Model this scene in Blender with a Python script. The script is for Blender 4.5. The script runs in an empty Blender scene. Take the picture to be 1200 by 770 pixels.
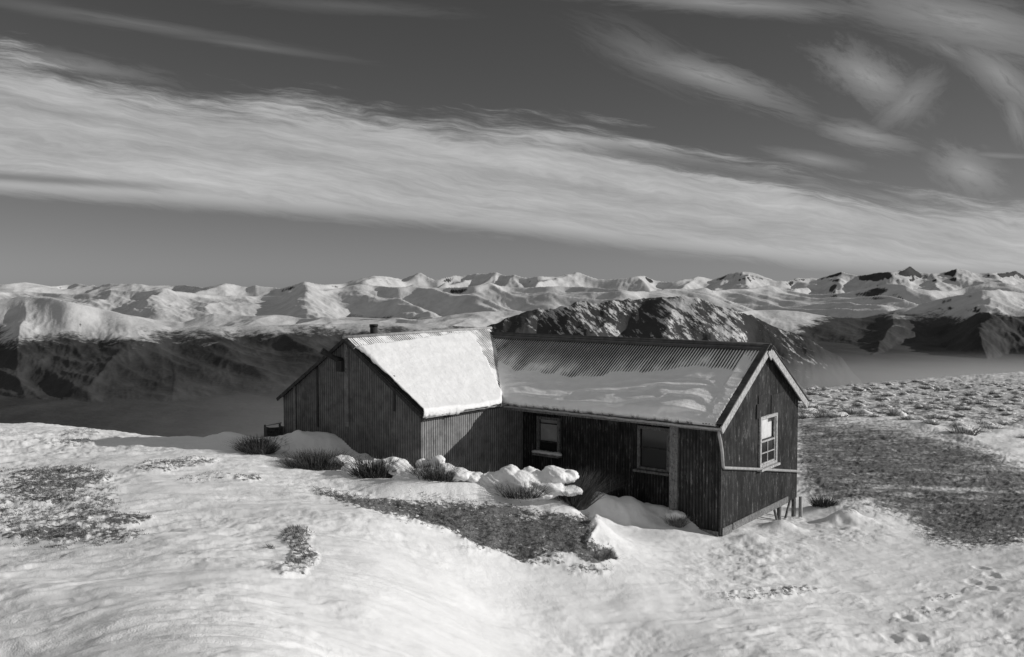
import bpy, bmesh, math, random
import numpy as np
from mathutils import Vector, Matrix
random.seed(7); rng = np.random.default_rng(7)
S = bpy.context.scene
COL = S.collection
F = 1100.0; PH = math.atan(0.0495); CAMH = 5.5
CP, SP = math.cos(PH), math.sin(PH)

# ------------------------------------------------------------ camera maths
def ray(px, py):
    a = (px-600)/F; b = (385-py)/F
    return np.array([a, CP + b*SP, -SP + b*CP])
def at_depth(px, py, y):                     # world point at world-y = y on that sight line
    r = ray(px, py); t = y/r[1]
    return np.array([r[0]*t, y, CAMH + r[2]*t])
def proj(x, y, z):
    h = z-CAMH; dep = y*CP - h*SP
    return 600+F*x/dep, 385-F*(y*SP+h*CP)/dep

# ------------------------------------------------------------ noise
def _hash(ix, iy, s):
    n = (ix.astype(np.int64)*374761393 + iy.astype(np.int64)*668265263 + s*1442695041) & 0xffffffff
    n = ((n ^ (n >> 13))*1274126177) & 0xffffffff
    n = n ^ (n >> 16)
    return n
def perlin(x, y, s=0):
    x0 = np.floor(x); y0 = np.floor(y); fx = x-x0; fy = y-y0
    u = fx*fx*fx*(fx*(fx*6-15)+10); v = fy*fy*fy*(fy*(fy*6-15)+10)
    def g(ix, iy, dx, dy):
        a = _hash(ix, iy, s)*(2*np.pi/4294967296.0)
        return np.cos(a)*dx + np.sin(a)*dy
    a = g(x0, y0, fx, fy); b = g(x0+1, y0, fx-1, fy); c = g(x0, y0+1, fx, fy-1); d = g(x0+1, y0+1, fx-1, fy-1)
    return 1.5*(a + u*(b-a) + v*(c-a) + u*v*(a-b-c+d))
def fbm(x, y, o=5, s=0, gain=.5):
    r = 0; a = 1; t = 0
    for i in range(o):
        r = r + a*perlin(x*2**i+i*17.3, y*2**i-i*9.1, s+i); t += a; a *= gain
    return r/t
def ridged(x, y, o=6, s=0, gain=.5):
    r = 0; a = 1; t = 0; w = 1
    for i in range(o):
        n = 1-np.abs(perlin(x*2**i+i*11.7, y*2**i+i*5.3, s+i)); n = n*n*w
        r = r + a*n; t += a; a *= gain; w = np.clip(n*1.6, 0, 1)
    return r/t
def sstep(a, b, x):
    t = np.clip((x-a)/(b-a), 0, 1); return t*t*(3-2*t)

# ------------------------------------------------------------ object helpers
def link(name, me, mat=None, parent=None):
    o = bpy.data.objects.new(name, me); COL.objects.link(o)
    if mat is not None: me.materials.append(mat)
    if parent is not None: o.parent = parent
    return o
def mesh_np(name, V, Fc, smooth=True):
    me = bpy.data.meshes.new(name); V = np.ascontiguousarray(V, dtype=np.float32); Fc = np.ascontiguousarray(Fc, dtype=np.int32)
    k = Fc.shape[1]
    me.vertices.add(len(V)); me.vertices.foreach_set('co', V.ravel())
    me.loops.add(Fc.size); me.loops.foreach_set('vertex_index', Fc.ravel())
    me.polygons.add(len(Fc)); me.polygons.foreach_set('loop_start', np.arange(0, Fc.size, k, dtype=np.int32))
    me.polygons.foreach_set('use_smooth', np.full(len(Fc), smooth))
    me.update(calc_edges=True); me.validate(); return me
def attr(me, name, vals):
    a = me.attributes.new(name, 'FLOAT', 'POINT'); a.data.foreach_set('value', np.ascontiguousarray(vals, dtype=np.float32).ravel())
def grid_faces(nr, nc, mask=None, flip=False):
    i = np.arange((nr-1)*(nc-1)); r = i//(nc-1); c = i % (nc-1); a = r*nc+c
    f = np.stack([a, a+1, a+nc+1, a+nc], 1)
    if flip: f = f[:, ::-1]
    if mask is not None: f = f[mask]
    return f
def tag(o, label=None, cat=None, group=None, kind=None):
    for k, v in (('label', label), ('category', cat), ('group', group), ('kind', kind)):
        if v: o[k] = v
    return o
def empty(name, loc, rz=0):
    o = bpy.data.objects.new(name, None); COL.objects.link(o); o.location = loc; o.rotation_euler = (0, 0, rz)
    o.empty_display_size = .2; return o
def boxes(name, lst, mat, parent=None, bevel=0.0):
    """lst of (center, size, rotation Matrix or None)"""
    bm = bmesh.new()
    for c, s, R in lst:
        M = Matrix.Translation(c) @ (R.to_4x4() if R is not None else Matrix.Identity(4)) @ Matrix.Diagonal((s[0], s[1], s[2], 1))
        bmesh.ops.create_cube(bm, size=1, matrix=M)
    if bevel: bmesh.ops.bevel(bm, geom=bm.edges[:], offset=bevel, segments=1, affect='EDGES')
    me = bpy.data.meshes.new(name); bm.to_mesh(me); bm.free(); return link(name, me, mat, parent)
def bar(p, q, w, h, up=(0, 0, 1)):
    p = Vector(p); q = Vector(q); d = (q-p); L = d.length; x = d.normalized(); z = Vector(up); y = z.cross(x).normalized(); z = x.cross(y)
    R = Matrix((x, y, z)).transposed(); return ((p+q)/2, (L, w, h), R)
def tube(name, pts, r, mat, parent=None, n=10, caps=True):
    bm = bmesh.new(); pts = [Vector(p) for p in pts]; rings = []
    rr = r if isinstance(r, (list, tuple)) else [r]*len(pts)
    ref = Vector((0.13, .21, 1))
    for i, p in enumerate(pts):
        d = (pts[min(i+1, len(pts)-1)]-pts[max(i-1, 0)]).normalized()
        a = d.cross(ref); a = a.normalized() if a.length > .05 else d.cross(Vector((1, 0, 0))).normalized(); b = d.cross(a)
        rings.append([bm.verts.new(p+(a*math.cos(2*math.pi*k/n)+b*math.sin(2*math.pi*k/n))*rr[i]) for k in range(n)])
    for A, B in zip(rings, rings[1:]):
        for k in range(n): bm.faces.new((A[k], A[(k+1) % n], B[(k+1) % n], B[k])).smooth = True
    if caps: bm.faces.new(rings[0][::-1]); bm.faces.new(rings[-1])
    bmesh.ops.recalc_face_normals(bm, faces=bm.faces)
    me = bpy.data.meshes.new(name); bm.to_mesh(me); bm.free(); return link(name, me, mat, parent)

# ------------------------------------------------------------ node DSL
class N:
    def __init__(s, tree): s.t = tree; s.n = tree.nodes; s.l = tree.links
    def new(s, typ, **kw):
        n = s.n.new(typ)
        for k, v in kw.items(): setattr(n, k, v)
        return n
    def put(s, sock, v):
        if isinstance(v, bpy.types.NodeSocket): s.l.new(v, sock)
        else: sock.default_value = v
    def m(s, op, a, b=0.0, c=0.0, clamp=False):
        n = s.new('ShaderNodeMath', operation=op, use_clamp=clamp)
        s.put(n.inputs[0], a); s.put(n.inputs[1], b); s.put(n.inputs[2], c); return n.outputs[0]
    def add(s, a, b): return s.m('ADD', a, b)
    def sub(s, a, b): return s.m('SUBTRACT', a, b)
    def mul(s, a, b): return s.m('MULTIPLY', a, b)
    def ss(s, a, b, x):
        n = s.new('ShaderNodeMapRange', interpolation_type='SMOOTHSTEP'); s.put(n.inputs[0], x); s.put(n.inputs[1], a); s.put(n.inputs[2], b); n.inputs[3].default_value = 0; n.inputs[4].default_value = 1; return n.outputs[0]
    def lin(s, a, b, x, c=0., d=1.):
        n = s.new('ShaderNodeMapRange'); s.put(n.inputs[0], x)
        for i, v in enumerate((a, b, c, d)): n.inputs[i+1].default_value = v
        return n.outputs[0]
    def vec(s, x, y, z=0.0):
        n = s.new('ShaderNodeCombineXYZ'); s.put(n.inputs[0], x); s.put(n.inputs[1], y); s.put(n.inputs[2], z); return n.outputs[0]
    def vmul(s, v, k):
        n = s.new('ShaderNodeVectorMath', operation='MULTIPLY'); s.put(n.inputs[0], v); n.inputs[1].default_value = k; return n.outputs[0]
    def noise(s, v, scale=1., det=4., rough=.5, dist=0., out=0):
        n = s.new('ShaderNodeTexNoise'); s.put(n.inputs['Vector'], v); n.inputs['Scale'].default_value = scale; n.inputs['Detail'].default_value = det
        n.inputs['Roughness'].default_value = rough; n.inputs['Distortion'].default_value = dist; return n.outputs[out]
    def mix(s, f, a, b):        # float mix
        n = s.new('ShaderNodeMix', data_type='FLOAT'); s.put(n.inputs[0], f); s.put(n.inputs[2], a); s.put(n.inputs[3], b); return n.outputs[0]
    def bump(s, h, dist, strength=1.):
        n = s.new('ShaderNodeBump'); n.inputs['Strength'].default_value = strength; n.inputs['Distance'].default_value = dist; s.l.new(h, n.inputs['Height']); return n.outputs[0]
    def obj(s): return s.new('ShaderNodeTexCoord').outputs['Object']
    def pos(s): return s.new('ShaderNodeNewGeometry').outputs['Position']
    def xyz(s, v):
        n = s.new('ShaderNodeSeparateXYZ'); s.l.new(v, n.inputs[0]); return n.outputs
    def attr(s, name): return s.new('ShaderNodeAttribute', attribute_name=name).outputs['Fac']
def material(name, build):
    m = bpy.data.materials.new(name); m.use_nodes = True; t = N(m.node_tree); t.n.clear()
    out = t.new('ShaderNodeOutputMaterial'); p = t.new('ShaderNodeBsdfPrincipled'); t.l.new(p.outputs[0], out.inputs[0])
    p.inputs['Roughness'].default_value = .8; p.inputs['Specular IOR Level'].default_value = .3
    r = build(t, p)
    c, h = r.get('c'), r.get('n')
    if c is not None:
        t.put(p.inputs['Base Color'], c if isinstance(c, bpy.types.NodeSocket) else (c, c, c, 1))
    if h is not None: t.l.new(h, p.inputs['Normal'])
    for k in ('Roughness', 'Metallic', 'Specular IOR Level', 'Alpha'):
        if k in r: t.put(p.inputs[k], r[k])
    return m

def b_ground(t, p):
    g = t.attr('grass'); v = t.pos()
    fine = t.noise(v, 9., 6, .7); f2 = t.noise(t.vmul(v, (1, 1, 1.)), 45., 3, .6)
    streak = t.noise(t.vmul(v, (.5, 1.8, 3.)), 1.5, 6, .7)
    yy_ = t.xyz(v)[1]; fr = t.ss(27., 18., yy_); k = t.add(g, t.mul(t.sub(fine, .5), t.mix(fr, .7, 1.7))); k = t.add(k, t.mul(t.sub(streak, .5), t.mix(fr, 1.5, 1.15))); k = t.add(k, t.mul(t.sub(f2, .5), t.mul(fr, .5)))
    mask = t.mul(t.ss(t.mix(fr, .22, .42), t.mix(fr, .85, .60), k), t.mix(fr, .93, 1.))
    snow = t.lin(0.3, .7, t.noise(v, .8, 5, .6), .77, .86)
    grass = t.lin(.3, .7, t.mul(t.noise(v, 25., 4, .7), t.mix(t.ss(27., 18., t.xyz(v)[1]), .85, 1.25)), .05, .19)
    col = t.mix(mask, snow, grass)
    h = t.add(t.mul(t.noise(v, 6., 5, .6), .6), t.mul(t.noise(v, 75., 2, .5), .16)); h = t.add(h, t.mul(mask, t.mul(f2, .5)))
    return dict(c=col, n=t.bump(t.mul(h, t.mix(t.m('MAXIMUM', t.ss(.4, .62, t.noise(v, .35, 4, .6)), mask), .35, 1.2)), .045, .75), Roughness=t.mix(mask, .6, .95))
M_ground = material('snow_and_grass', b_ground)

def b_far(t, p):
    v = t.pos(); k = t.attr('snow'); cg = t.attr('crag')
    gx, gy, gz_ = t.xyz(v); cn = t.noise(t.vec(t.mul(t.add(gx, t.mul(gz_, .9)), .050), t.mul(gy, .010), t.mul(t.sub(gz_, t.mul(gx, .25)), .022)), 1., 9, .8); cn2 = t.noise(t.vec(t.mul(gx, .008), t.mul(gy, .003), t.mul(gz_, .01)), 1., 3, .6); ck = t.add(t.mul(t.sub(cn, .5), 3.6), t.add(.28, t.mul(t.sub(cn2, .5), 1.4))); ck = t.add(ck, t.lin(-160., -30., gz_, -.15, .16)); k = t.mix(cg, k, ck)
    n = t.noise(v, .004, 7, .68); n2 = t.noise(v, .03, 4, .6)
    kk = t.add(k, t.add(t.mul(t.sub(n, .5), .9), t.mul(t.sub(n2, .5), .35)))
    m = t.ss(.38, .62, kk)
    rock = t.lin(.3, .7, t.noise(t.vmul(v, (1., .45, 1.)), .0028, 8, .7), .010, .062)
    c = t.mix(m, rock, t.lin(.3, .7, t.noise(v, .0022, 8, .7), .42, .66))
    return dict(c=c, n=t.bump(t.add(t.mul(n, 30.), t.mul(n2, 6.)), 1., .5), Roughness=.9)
M_far = material('mountain_snow_and_rock', b_far)

def b_snow(t, p):
    v = t.pos(); h = t.add(t.noise(v, 14., 5, .65), t.mul(t.noise(v, 90., 3, .6), .25))
    return dict(c=t.lin(.3, .7, t.noise(v, 3., 4, .6), .80, .88), n=t.bump(h, .022, .7), Roughness=.55)
M_snow = material('wind_packed_snow', b_snow)
def b_iron(dark, light, groove=.5, sheet=.72, contrast=1.0):
    def f(t, p):
        o = t.obj(); x, y, z = t.xyz(o)
        a = t.attr('run')                                   # distance along the wall
        sh = t.m('FLOOR', t.m('DIVIDE', a, sheet)); wn = t.new('ShaderNodeTexWhiteNoise', noise_dimensions='1D'); t.put(wn.inputs['W'], t.add(sh, t.mul(t.m('FLOOR', t.m('DIVIDE', z, 1.35)), 17.)))
        st = t.noise(t.vec(t.mul(a, 9.), t.mul(z, .8), 0.), 1., 6, .8); bl = t.noise(o, 1.6, 5, .65); sp = t.noise(t.vec(t.mul(a, 17.), t.mul(z, 2.2), 3.), 1., 6, .8)
        k = t.add(t.mul(t.sub(wn.outputs[0], .5), .30), t.add(t.mul(t.sub(st, .5), 2.6), t.mul(t.sub(bl, .5), 1.0)))
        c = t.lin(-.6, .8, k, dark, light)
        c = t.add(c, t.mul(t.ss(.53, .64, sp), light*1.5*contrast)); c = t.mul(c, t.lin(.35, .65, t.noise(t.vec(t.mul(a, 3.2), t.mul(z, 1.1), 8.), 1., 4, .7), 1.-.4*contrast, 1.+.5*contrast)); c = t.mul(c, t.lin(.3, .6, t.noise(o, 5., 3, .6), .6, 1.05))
        gr = t.m('COSINE', t.mul(a, 2*math.pi/PER)); c = t.mul(c, t.lin(-1., 1., gr, 1.-groove, 1.))       # shade painted into the grooves, where rib shading alone is weak
        return dict(c=c, n=t.bump(sp, .004, .6), Roughness=t.lin(.3, .7, bl, .6, .85), **{'Specular IOR Level': .25})
    return f
PER = .0762
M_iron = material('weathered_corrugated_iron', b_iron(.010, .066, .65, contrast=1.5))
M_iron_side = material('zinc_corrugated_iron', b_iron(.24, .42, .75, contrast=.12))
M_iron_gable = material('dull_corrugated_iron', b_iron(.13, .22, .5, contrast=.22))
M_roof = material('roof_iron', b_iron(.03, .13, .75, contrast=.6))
def b_wood(lo, hi):
    def f(t, p):
        o = t.obj(); n = t.noise(t.vmul(o, (6, 6, 2.)), 3., 6, .7); sp = t.noise(o, 22., 4, .7)
        c = t.mul(t.lin(.35, .65, n, lo, hi), t.lin(.35, .5, sp, .45, 1.))
        return dict(c=c, n=t.bump(sp, .004, .6), Roughness=.8)
    return f
M_white = material('flaking_white_paint', b_wood(.28, .55))
M_wood = material('weathered_timber', b_wood(.10, .24))
M_dark = material('dark_timber', b_wood(.02, .06))
M_rust = material('sooty_steel', lambda t, p: dict(c=t.lin(.3, .7, t.noise(t.obj(), 8., 5, .7), .01, .045), Roughness=.7))
M_pipe = material('grey_pipe', lambda t, p: dict(c=t.lin(.3, .7, t.noise(t.obj(), 9., 5, .7), .22, .42), Roughness=.5))
M_glass = material('window_glass', lambda t, p: dict(c=.015, Roughness=.12, **{'Specular IOR Level': .6}))
M_blind = material('pale_blind', lambda t, p: dict(c=t.lin(.3, .7, t.noise(t.obj(), 6., 4, .6), .55, .7)))
M_blind2 = material('grey_blind', lambda t, p: dict(c=t.lin(.3, .7, t.noise(t.obj(), 6., 4, .6), .3, .42)))
M_tuft = material('dry_tussock', lambda t, p: dict(c=t.lin(.3, .7, t.noise(t.pos(), 14., 4, .7), .09, .32), Roughness=.9))
M_bush = material('bare_shrub', lambda t, p: dict(c=t.lin(.3, .7, t.noise(t.pos(), 9., 4, .7), .03, .11), Roughness=.9))
M_stone = material('dark_stone', lambda t, p: dict(c=t.lin(.3, .7, t.noise(t.obj(), 6., 6, .7), .04, .14), n=t.bump(t.noise(t.obj(), 12., 5, .7), .05, .8)))

# ------------------------------------------------------------ near terrain
CT = [(0,770,7.0),(0,700,9.0),(0,630,12.4),(0,560,17),(0,520,22),(0,499,26),(-200,770,7.6),(-200,600,14),(-200,500,24),(65,505,26),
 (130,513,26),(300,770,6.8),(300,700,9.2),(300,620,13.2),(300,560,18),(200,514,25),(270,519,24),(330,524,22.6),
 (430,552,19.6),(430,605,15),(430,680,10.9),(430,770,8.5),(385,572,17.8),(385,590,16.4),(480,580,17.8),(480,608,15.8),
 (560,584,18),(560,640,15.4),(690,605,17.9),(640,597,18.0),(600,650,15.6),(600,700,13.9),(600,770,11.2),(705,652,16.2),(730,628,19.2),
 (720,610,21.2),(790,606,21.0),(845,632,20.1),(760,652,17.5),(760,700,14.5),(760,770,12.4),(900,770,12.3),(900,700,15.3),(900,642,19.4),
 (938,607,24),(1000,612,22.5),(1000,700,16),(1000,770,12.7),(1200,770,13),(1200,700,16),(1200,640,20),(1100,625,22),(1000,562,28),(1100,562,28),(1200,562,28),
 (1080,500,38),(1200,541,31),(960,500,40),(950,455,80),(1050,446,90),(1200,437,98),(1100,470,58),(1200,470,55),(1000,474,56),(1400,770,13),(1400,560,28),(1400,440,95),
 (1000,540,31),(1100,530,33)]
WP = [(-2,-3,4.2),(0,0,3.9),(3,-3,3.6),(-8,0,4.2),(8,0,2.6),(-2,24.6,1.05),(-5,23,1.2),(-1.2,23.2,.62),(-9,30,.4),(0,30,.1),(6,30,-.5),(0,36,-1),(-30,34,0),(10,45,-1.6),(3.5,26,-.35),(5.6,22.8,-.22)]
pts = [at_depth(*c) for c in CT] + [np.array(w, float) for w in WP]
P = np.array(pts); 
def warp(x, y): return np.stack([x, y*1.0], -1)
def tps_fit(X, z, lam=.02):
    n = len(X); d = np.linalg.norm(X[:, None]-X[None], axis=2); K = np.where(d > 0, d*d*np.log(d+1e-9), 0)+lam*np.eye(n)
    Q = np.hstack([np.ones((n, 1)), X]); A = np.block([[K, Q], [Q.T, np.zeros((3, 3))]]); s = np.linalg.solve(A, np.concatenate([z, np.zeros(3)])); return s
# work in (ratio, log-depth) space so far and near control points weigh alike
def tspace(x, y): yy = np.maximum(y, -3)+6; return np.stack([x/yy*3.0, np.log(yy)*1.6], -1)
TX = tspace(P[:, 0], P[:, 1]); TS = tps_fit(TX, P[:, 2], .002)
def tps(x, y):
    q = tspace(x, y); sh = q.shape[:-1]; q = q.reshape(-1, 2); out = np.zeros(len(q)); n = len(TX)
    for i in range(n):
        d2 = ((q-TX[i])**2).sum(1); out += TS[i]*0.5*d2*np.log(d2+1e-12)
    out += TS[n]+TS[n+1]*q[:, 0]+TS[n+2]*q[:, 1]; return out.reshape(sh)
# coarse cache
def crest(x, y):
    u = 600+F*x/np.maximum(y, 1.)
    return np.interp(u, [-400, 0, 130, 330, 560, 800, 940, 1050, 1200, 1500], [24, 26, 27, 29, 33, 40, 74, 88, 98, 100])
_gu = np.linspace(-1.5, 1.5, 301); _gy = np.exp(np.linspace(math.log(3.2), math.log(140), 260))-3
_GU, _GY = np.meshgrid(_gu, _gy); _GZ = tps(_GU*(_GY+6), _GY)
def base_z(x, y):
    x = np.asarray(x, float); y = np.asarray(y, float); yc = np.clip(y, -2.7, 130.)
    u = np.clip(x/(yc+6), -1.49, 1.49); v = (np.log(yc+3)-math.log(3.2))/(math.log(140)-math.log(3.2))*259
    i = np.clip((u+1.5)/3*300, 0, 299.99); v = np.clip(v, 0, 258.99); i0 = i.astype(int); v0 = v.astype(int); a = i-i0; b = v-v0
    def wts(t): return ((1-t)**3/6, (3*t**3-6*t*t+4)/6, (-3*t**3+3*t*t+3*t+1)/6, t**3/6)   # smooth B-spline
    out = 0; wa_ = wts(a); wb_ = wts(b)
    for j in range(4):
        vv = np.clip(v0+j-1, 0, 259); row = 0
        for k in range(4): row = row+wa_[k]*_GZ[vv, np.clip(i0+k-1, 0, 300)]
        out = out+wb_[j]*row
    return out

# grass areas, as polygons given where they are seen
def poly_sd(u, v, poly):
    poly = np.array(poly, float); ins = np.zeros(u.shape, bool); dm = np.full(u.shape, 1e9)
    for (x1, y1), (x2, y2) in zip(poly, np.roll(poly, -1, 0)):
        cond = (y1 > v) != (y2 > v); xi = (x2-x1)*(v-y1)/((y2-y1) if y2 != y1 else 1e-9)+x1; ins ^= cond & (u < xi)
        dx, dy = x2-x1, y2-y1; t = np.clip(((u-x1)*dx+(v-y1)*dy)/(dx*dx+dy*dy), 0, 1); dm = np.minimum(dm, np.hypot(u-x1-t*dx, v-y1-t*dy))
    return np.where(ins, dm, -dm)
BANK = [(362,570),(400,573),(430,579),(480,583),(560,586),(625,593),(692,602),(702,618),(692,632),(718,640),(726,656),(702,664),(668,652),(640,650),(612,662),(585,650),(558,644),(535,630),(510,620),(478,613),(440,602),(400,592),(375,585)]
SWALE = [(925,484),(1000,487),(1060,493),(1130,508),(1200,537),(1400,590),(1400,640),(1200,640),(1140,648),(1090,640),(1060,612),(1020,600),(950,590),(930,560)]
LEFT = [(-60,540),(30,542),(120,548),(150,560),(150,585),(175,600),(150,612),(175,628),(140,642),(40,645),(-60,640)]
def grass_dark_mask(x, y, z):
    u, v = proj(x, y, z); g = np.full(u.shape, -.35)
    def soft(poly, w, amp): 
        sd = poly_sd(u, v, poly); return -.35+(amp+.35)*sstep(-w, w, sd)
    g = np.maximum(g, soft(BANK, 13, .74)); g = np.maximum(g, soft(SWALE, 26, .78)); g = np.maximum(g, soft(LEFT, 34, .40))
    def ell(cx, cy, rx, ry, a, sl=0.):
        d = np.hypot((u-cx)/rx, (v-cy-sl*(u-cx))/ry); return -.35+(a+.35)*(1-sstep(.55, 1.25, d))
    for e in [(80,625,110,14,.5),(150,608,40,8,.55),(70,560,80,18,.55),(60,575,60,20,.52),(349,630,24,14,.42),(357,652,22,18,.43),(344,668,22,12,.36),(200,545,70,9,.46,-.12),(240,560,40,8,.30,-.1),(560,640,30,14,.30),(640,655,40,10,.34),(690,668,36,10,.40),(95,508,30,5,.42),(80,520,40,5,.45),
              (290,560,22,5,.45),(1140,630,80,12,.62,.05),(1010,530,90,14,.40),(1100,580,120,10,.56),(1120,545,120,8,.36),(1185,600,50,9,.8),(1180,610,40,8,.7),(900,695,85,9,.40,-.08),(1075,720,40,10,.30,-.1),(1105,700,26,5,.38,-.15),  # the flat ellipse in front of the gable just darkens the snow there
              (690,650,22,12,.72,.3),(300,640,30,14,.18),(930,610,16,5,.35),(1000,600,30,6,.3)]:
        g = np.maximum(g, ell(*e))
    # tussock country on the far shoulder
    tz = sstep(0, 10, np.where(u > 930, (490+np.maximum(0, u-1050)*.33)-v, -50))*sstep(34, 40, y)
    g = np.maximum(g, -.35+.80*tz)
    g = g-.55*sstep(4.5, 0, np.abs(v-(570+.035*(u-1000))+1))*sstep(1010, 1040, u)*(v < 580)*.5
    return g
def near_z(x, y, detail=True):
    x = np.asarray(x, float); y = np.asarray(y, float)
    z = base_z(x, y); dc = crest(x, y); over = np.maximum(0, y-dc)
    z = z-over**2/(over+45.)*.42-.0007*np.minimum(over, 300)**1.5
    if detail:
        near = 1-sstep(45, 70, y)*.0
        u, v = proj(x, y, z)
        hutx = np.hypot(x-0., (y-24.)*1.0); calm = .35+.65*sstep(3, 8, np.hypot(x-4.8, y-20.3))
        z = z+fbm(x*.22, y*.22, 3, 11)*.16*calm
        # sastrugi: long ridges along the wind (from right to left), steep lee side
        a = x*.96+y*.28; b = -x*.28+y*.96
        w = fbm(a*.35+.5*fbm(x*.5, y*.5, 2, 22), b*1.0, 5, 21, .58); z = z+(.05*fbm(x*.8, y*.8, 3, 25)+.022*fbm(x*3.3, y*3.3, 4, 26)*(.25+1.5*sstep(-.05, .3, fbm(x*.4, y*.4, 2, 27))))*calm*sstep(3, 8, y)*(1-sstep(30, 50, y))
        z = z+.08*(np.abs(w)**.8*np.sign(w))*(1-.6*np.exp(-((u-560)/170)**2))*sstep(2, 8, y)*(1-.5*sstep(30, 60, y))*calm
        w3 = fbm(a*.45, b*1.7+.6*fbm(x*.9, y*.9, 2, 28), 3, 29, .4); z = z+.032*(sstep(-.02, .15, w3)-.9*sstep(-.3, .5, w3))*(1-.75*np.exp(-((u-580)/150)**2))*sstep(4, 7, y)*(1-sstep(34, 44, y))*calm
        w2 = ridged(a*.9, b*1.9+.8*fbm(x*.7, y*.7, 3, 32), 5, 31, .6); smoothz = np.maximum(sstep(300, 60, u)*.35, sstep(760, 900, u)*sstep(640, 700, v)*.9); z = z+.05*(w2-.4)*(.25+.75*smoothz)
        g = grass_dark_mask(x, y, z)
        # lumpy turf
        gg = sstep(.0, .5, g)
        z = z+gg*(.05*ridged(x*2.6, y*2.6, 4, 41)+.03*fbm(x*9, y*9, 3, 45))
        # turf bank: snow cornice above, undercut grass face
        bank = poly_sd(u, v, BANK); z = z+.30*sstep(-28, -5, bank)*sstep(3, -3, bank)*sstep(612, 585, v-.09*(u-600))*sstep(400, 500, u) - .15*sstep(0, 9, bank)*sstep(400, 500, u)
        # rubbly snow in front of the gable and on the shoulder
        rub = np.exp(-((u-880)/90)**2-((v-660)/34)**2)*.6+np.exp(-((u-1000)/60)**2-((v-622)/18)**2)*.5+np.exp(-((u-60)/110)**2-((v-520)/16)**2)*.7+np.exp(-((u-660)/90)**2-((v-640)/22)**2)*.5
        z = z+rub*.16*(np.maximum(0, fbm(x*2.2, y*2.2, 4, 51)+.1))**.8
        tus = sstep(0, 12, (490+np.maximum(0, u-1050)*.33)-v)*sstep(930, 960, u)*sstep(34, 40, y)
        n = perlin(x*.75, y*.55, 61); z = z+tus*(.13*np.maximum(0, n)**.7+.12*np.maximum(0, perlin(x*1.5, y*1.2, 63))-.06)
        # lip of the swale
        lip = np.exp(-((v-(493+np.maximum(0, u-1060)*.30))/3.5)**2)*sstep(940, 980, u)*sstep(30, 34, y); z = z+.07*lip*(1+fbm(x*.6, y*.6, 3, 75))
        # snow piles: (px, py, depth, radius, height)
        for (px, py, d, rx, ry, h) in PILES:
            c = at_depth(px, py, d); q = ((x-c[0])/rx)**2+((y-c[1])/ry)**2; q = q*(1+.35*fbm(x*3, y*3, 2, 71)); z = z+h*np.exp(-q*1.3)
        # boot prints
        for (px, py, d) in PRINTS:
            c = at_depth(px, py, d); q = ((x-c[0])/.13)**2+((y-c[1])/.20)**2; q = q*(1+.6*fbm(x*5, y*5, 2, 73)); z = z-.04*np.exp(-q*q)+.012*np.exp(-(q-1.6)**2)
    return z
PILES = [(378,523,23.0,1.5,.7,.55),(350,527,22.6,.5,.4,.12),(420,528,21.5,.8,.5,.15),(270,521,24,.7,.5,.22),(915,618,21.6,.45,.4,.24),(990,612,22.8,.55,.35,.28),(1010,603,24,.7,.5,.12),
         (738,606,20.9,.55,.6,.42),(705,602,20.7,.7,.5,.45),(770,612,21.1,.5,.4,.2),(800,612,20.8,.45,.35,.25),(880,632,20,.5,.4,.14),(962,600,24.5,.8,.4,.16),(1140,565,30,3,.6,.05),(8,506,24.5,1.0,.6,.10),(700,605,17.7,.4,.3,.12)]
PRINTS = [(1150,658,18.3),(1163,668,17.7),(1140,676,17.2),(1158,690,16.7),(1098,712,15.3),(1062,722,14.8),(1044,745,13.8),(1075,745,13.8)]

def build_ground():
    cu = np.concatenate([np.linspace(-1.15, -.60, 60)[:-1], np.linspace(-.60, .60, 1150), np.linspace(.60, 1.15, 60)[1:]])
    ys = np.concatenate([np.linspace(-2.5, 4.5, 36)[:-1], np.exp(np.linspace(math.log(4.5), math.log(60), 800))[:-1], np.exp(np.linspace(math.log(60), math.log(130), 90))[:-1], np.exp(np.linspace(math.log(130), math.log(1700), 90))])
    U, Y = np.meshgrid(cu, ys); X = U*(np.maximum(Y, 4.5)+0*Y) ; X = np.where(Y < 4.5, U*(4.5+0), X)
    Z = near_z(X, Y); g = grass_dark_mask(X, Y, Z)
    V = np.stack([X, Y, Z], -1).reshape(-1, 3); me = mesh_np('ground', V, grid_faces(len(ys), len(cu)))
    attr(me, 'grass', g); o = link('ground', me, M_ground); o['kind'] = 'structure'; return o
ground = build_ground()

# ------------------------------------------------------------ far terrain
VZ = -585.
L1p = [(-300,333),(0,335),(30,333),(60,337),(90,333),(115,338),(130,334),(150,335),(200,338),(215,335),(240,338),(265,334),(290,338),(300,334),(330,337),(357,330),(380,333),(405,330),(432,326),(445,324),(470,327),(490,322),(510,325),(530,321),(555,324),(575,321),(600,325),(630,322),(650,326),(675,321),(700,327),(730,328),(755,325),(790,330),(815,327),(835,328),(870,319),(890,323),(910,327),(935,325),(960,328),(985,319),(1005,325),(1035,321),(1050,318),(1065,311),(1080,320),(1090,323),(1120,316),(1140,321),(1160,322),(1185,318),(1200,323),(1500,322)]
L2p = [(-300,342),(0,343),(100,345),(150,341),(190,340),(230,344),(290,349),(330,347),(357,336),(380,341),(430,335),(480,336),(520,334),(580,333),(640,335),(700,338),(760,345),(800,338),(850,342),(900,337),(950,345),(1000,340),(1060,333),(1110,342),(1160,331),(1200,336),(1500,335)]
L3p = [(-300,352),(0,351),(30,347),(60,350),(100,357),(150,369),(180,376),(215,378),(250,368),(300,370),(360,372),(420,375),(480,372),(560,366),(640,360),(700,360),(760,362),(830,366),(880,362),(940,366),(985,374),(1010,374),(1050,364),(1110,347),(1150,338),(1200,342),(1500,330)]
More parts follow.
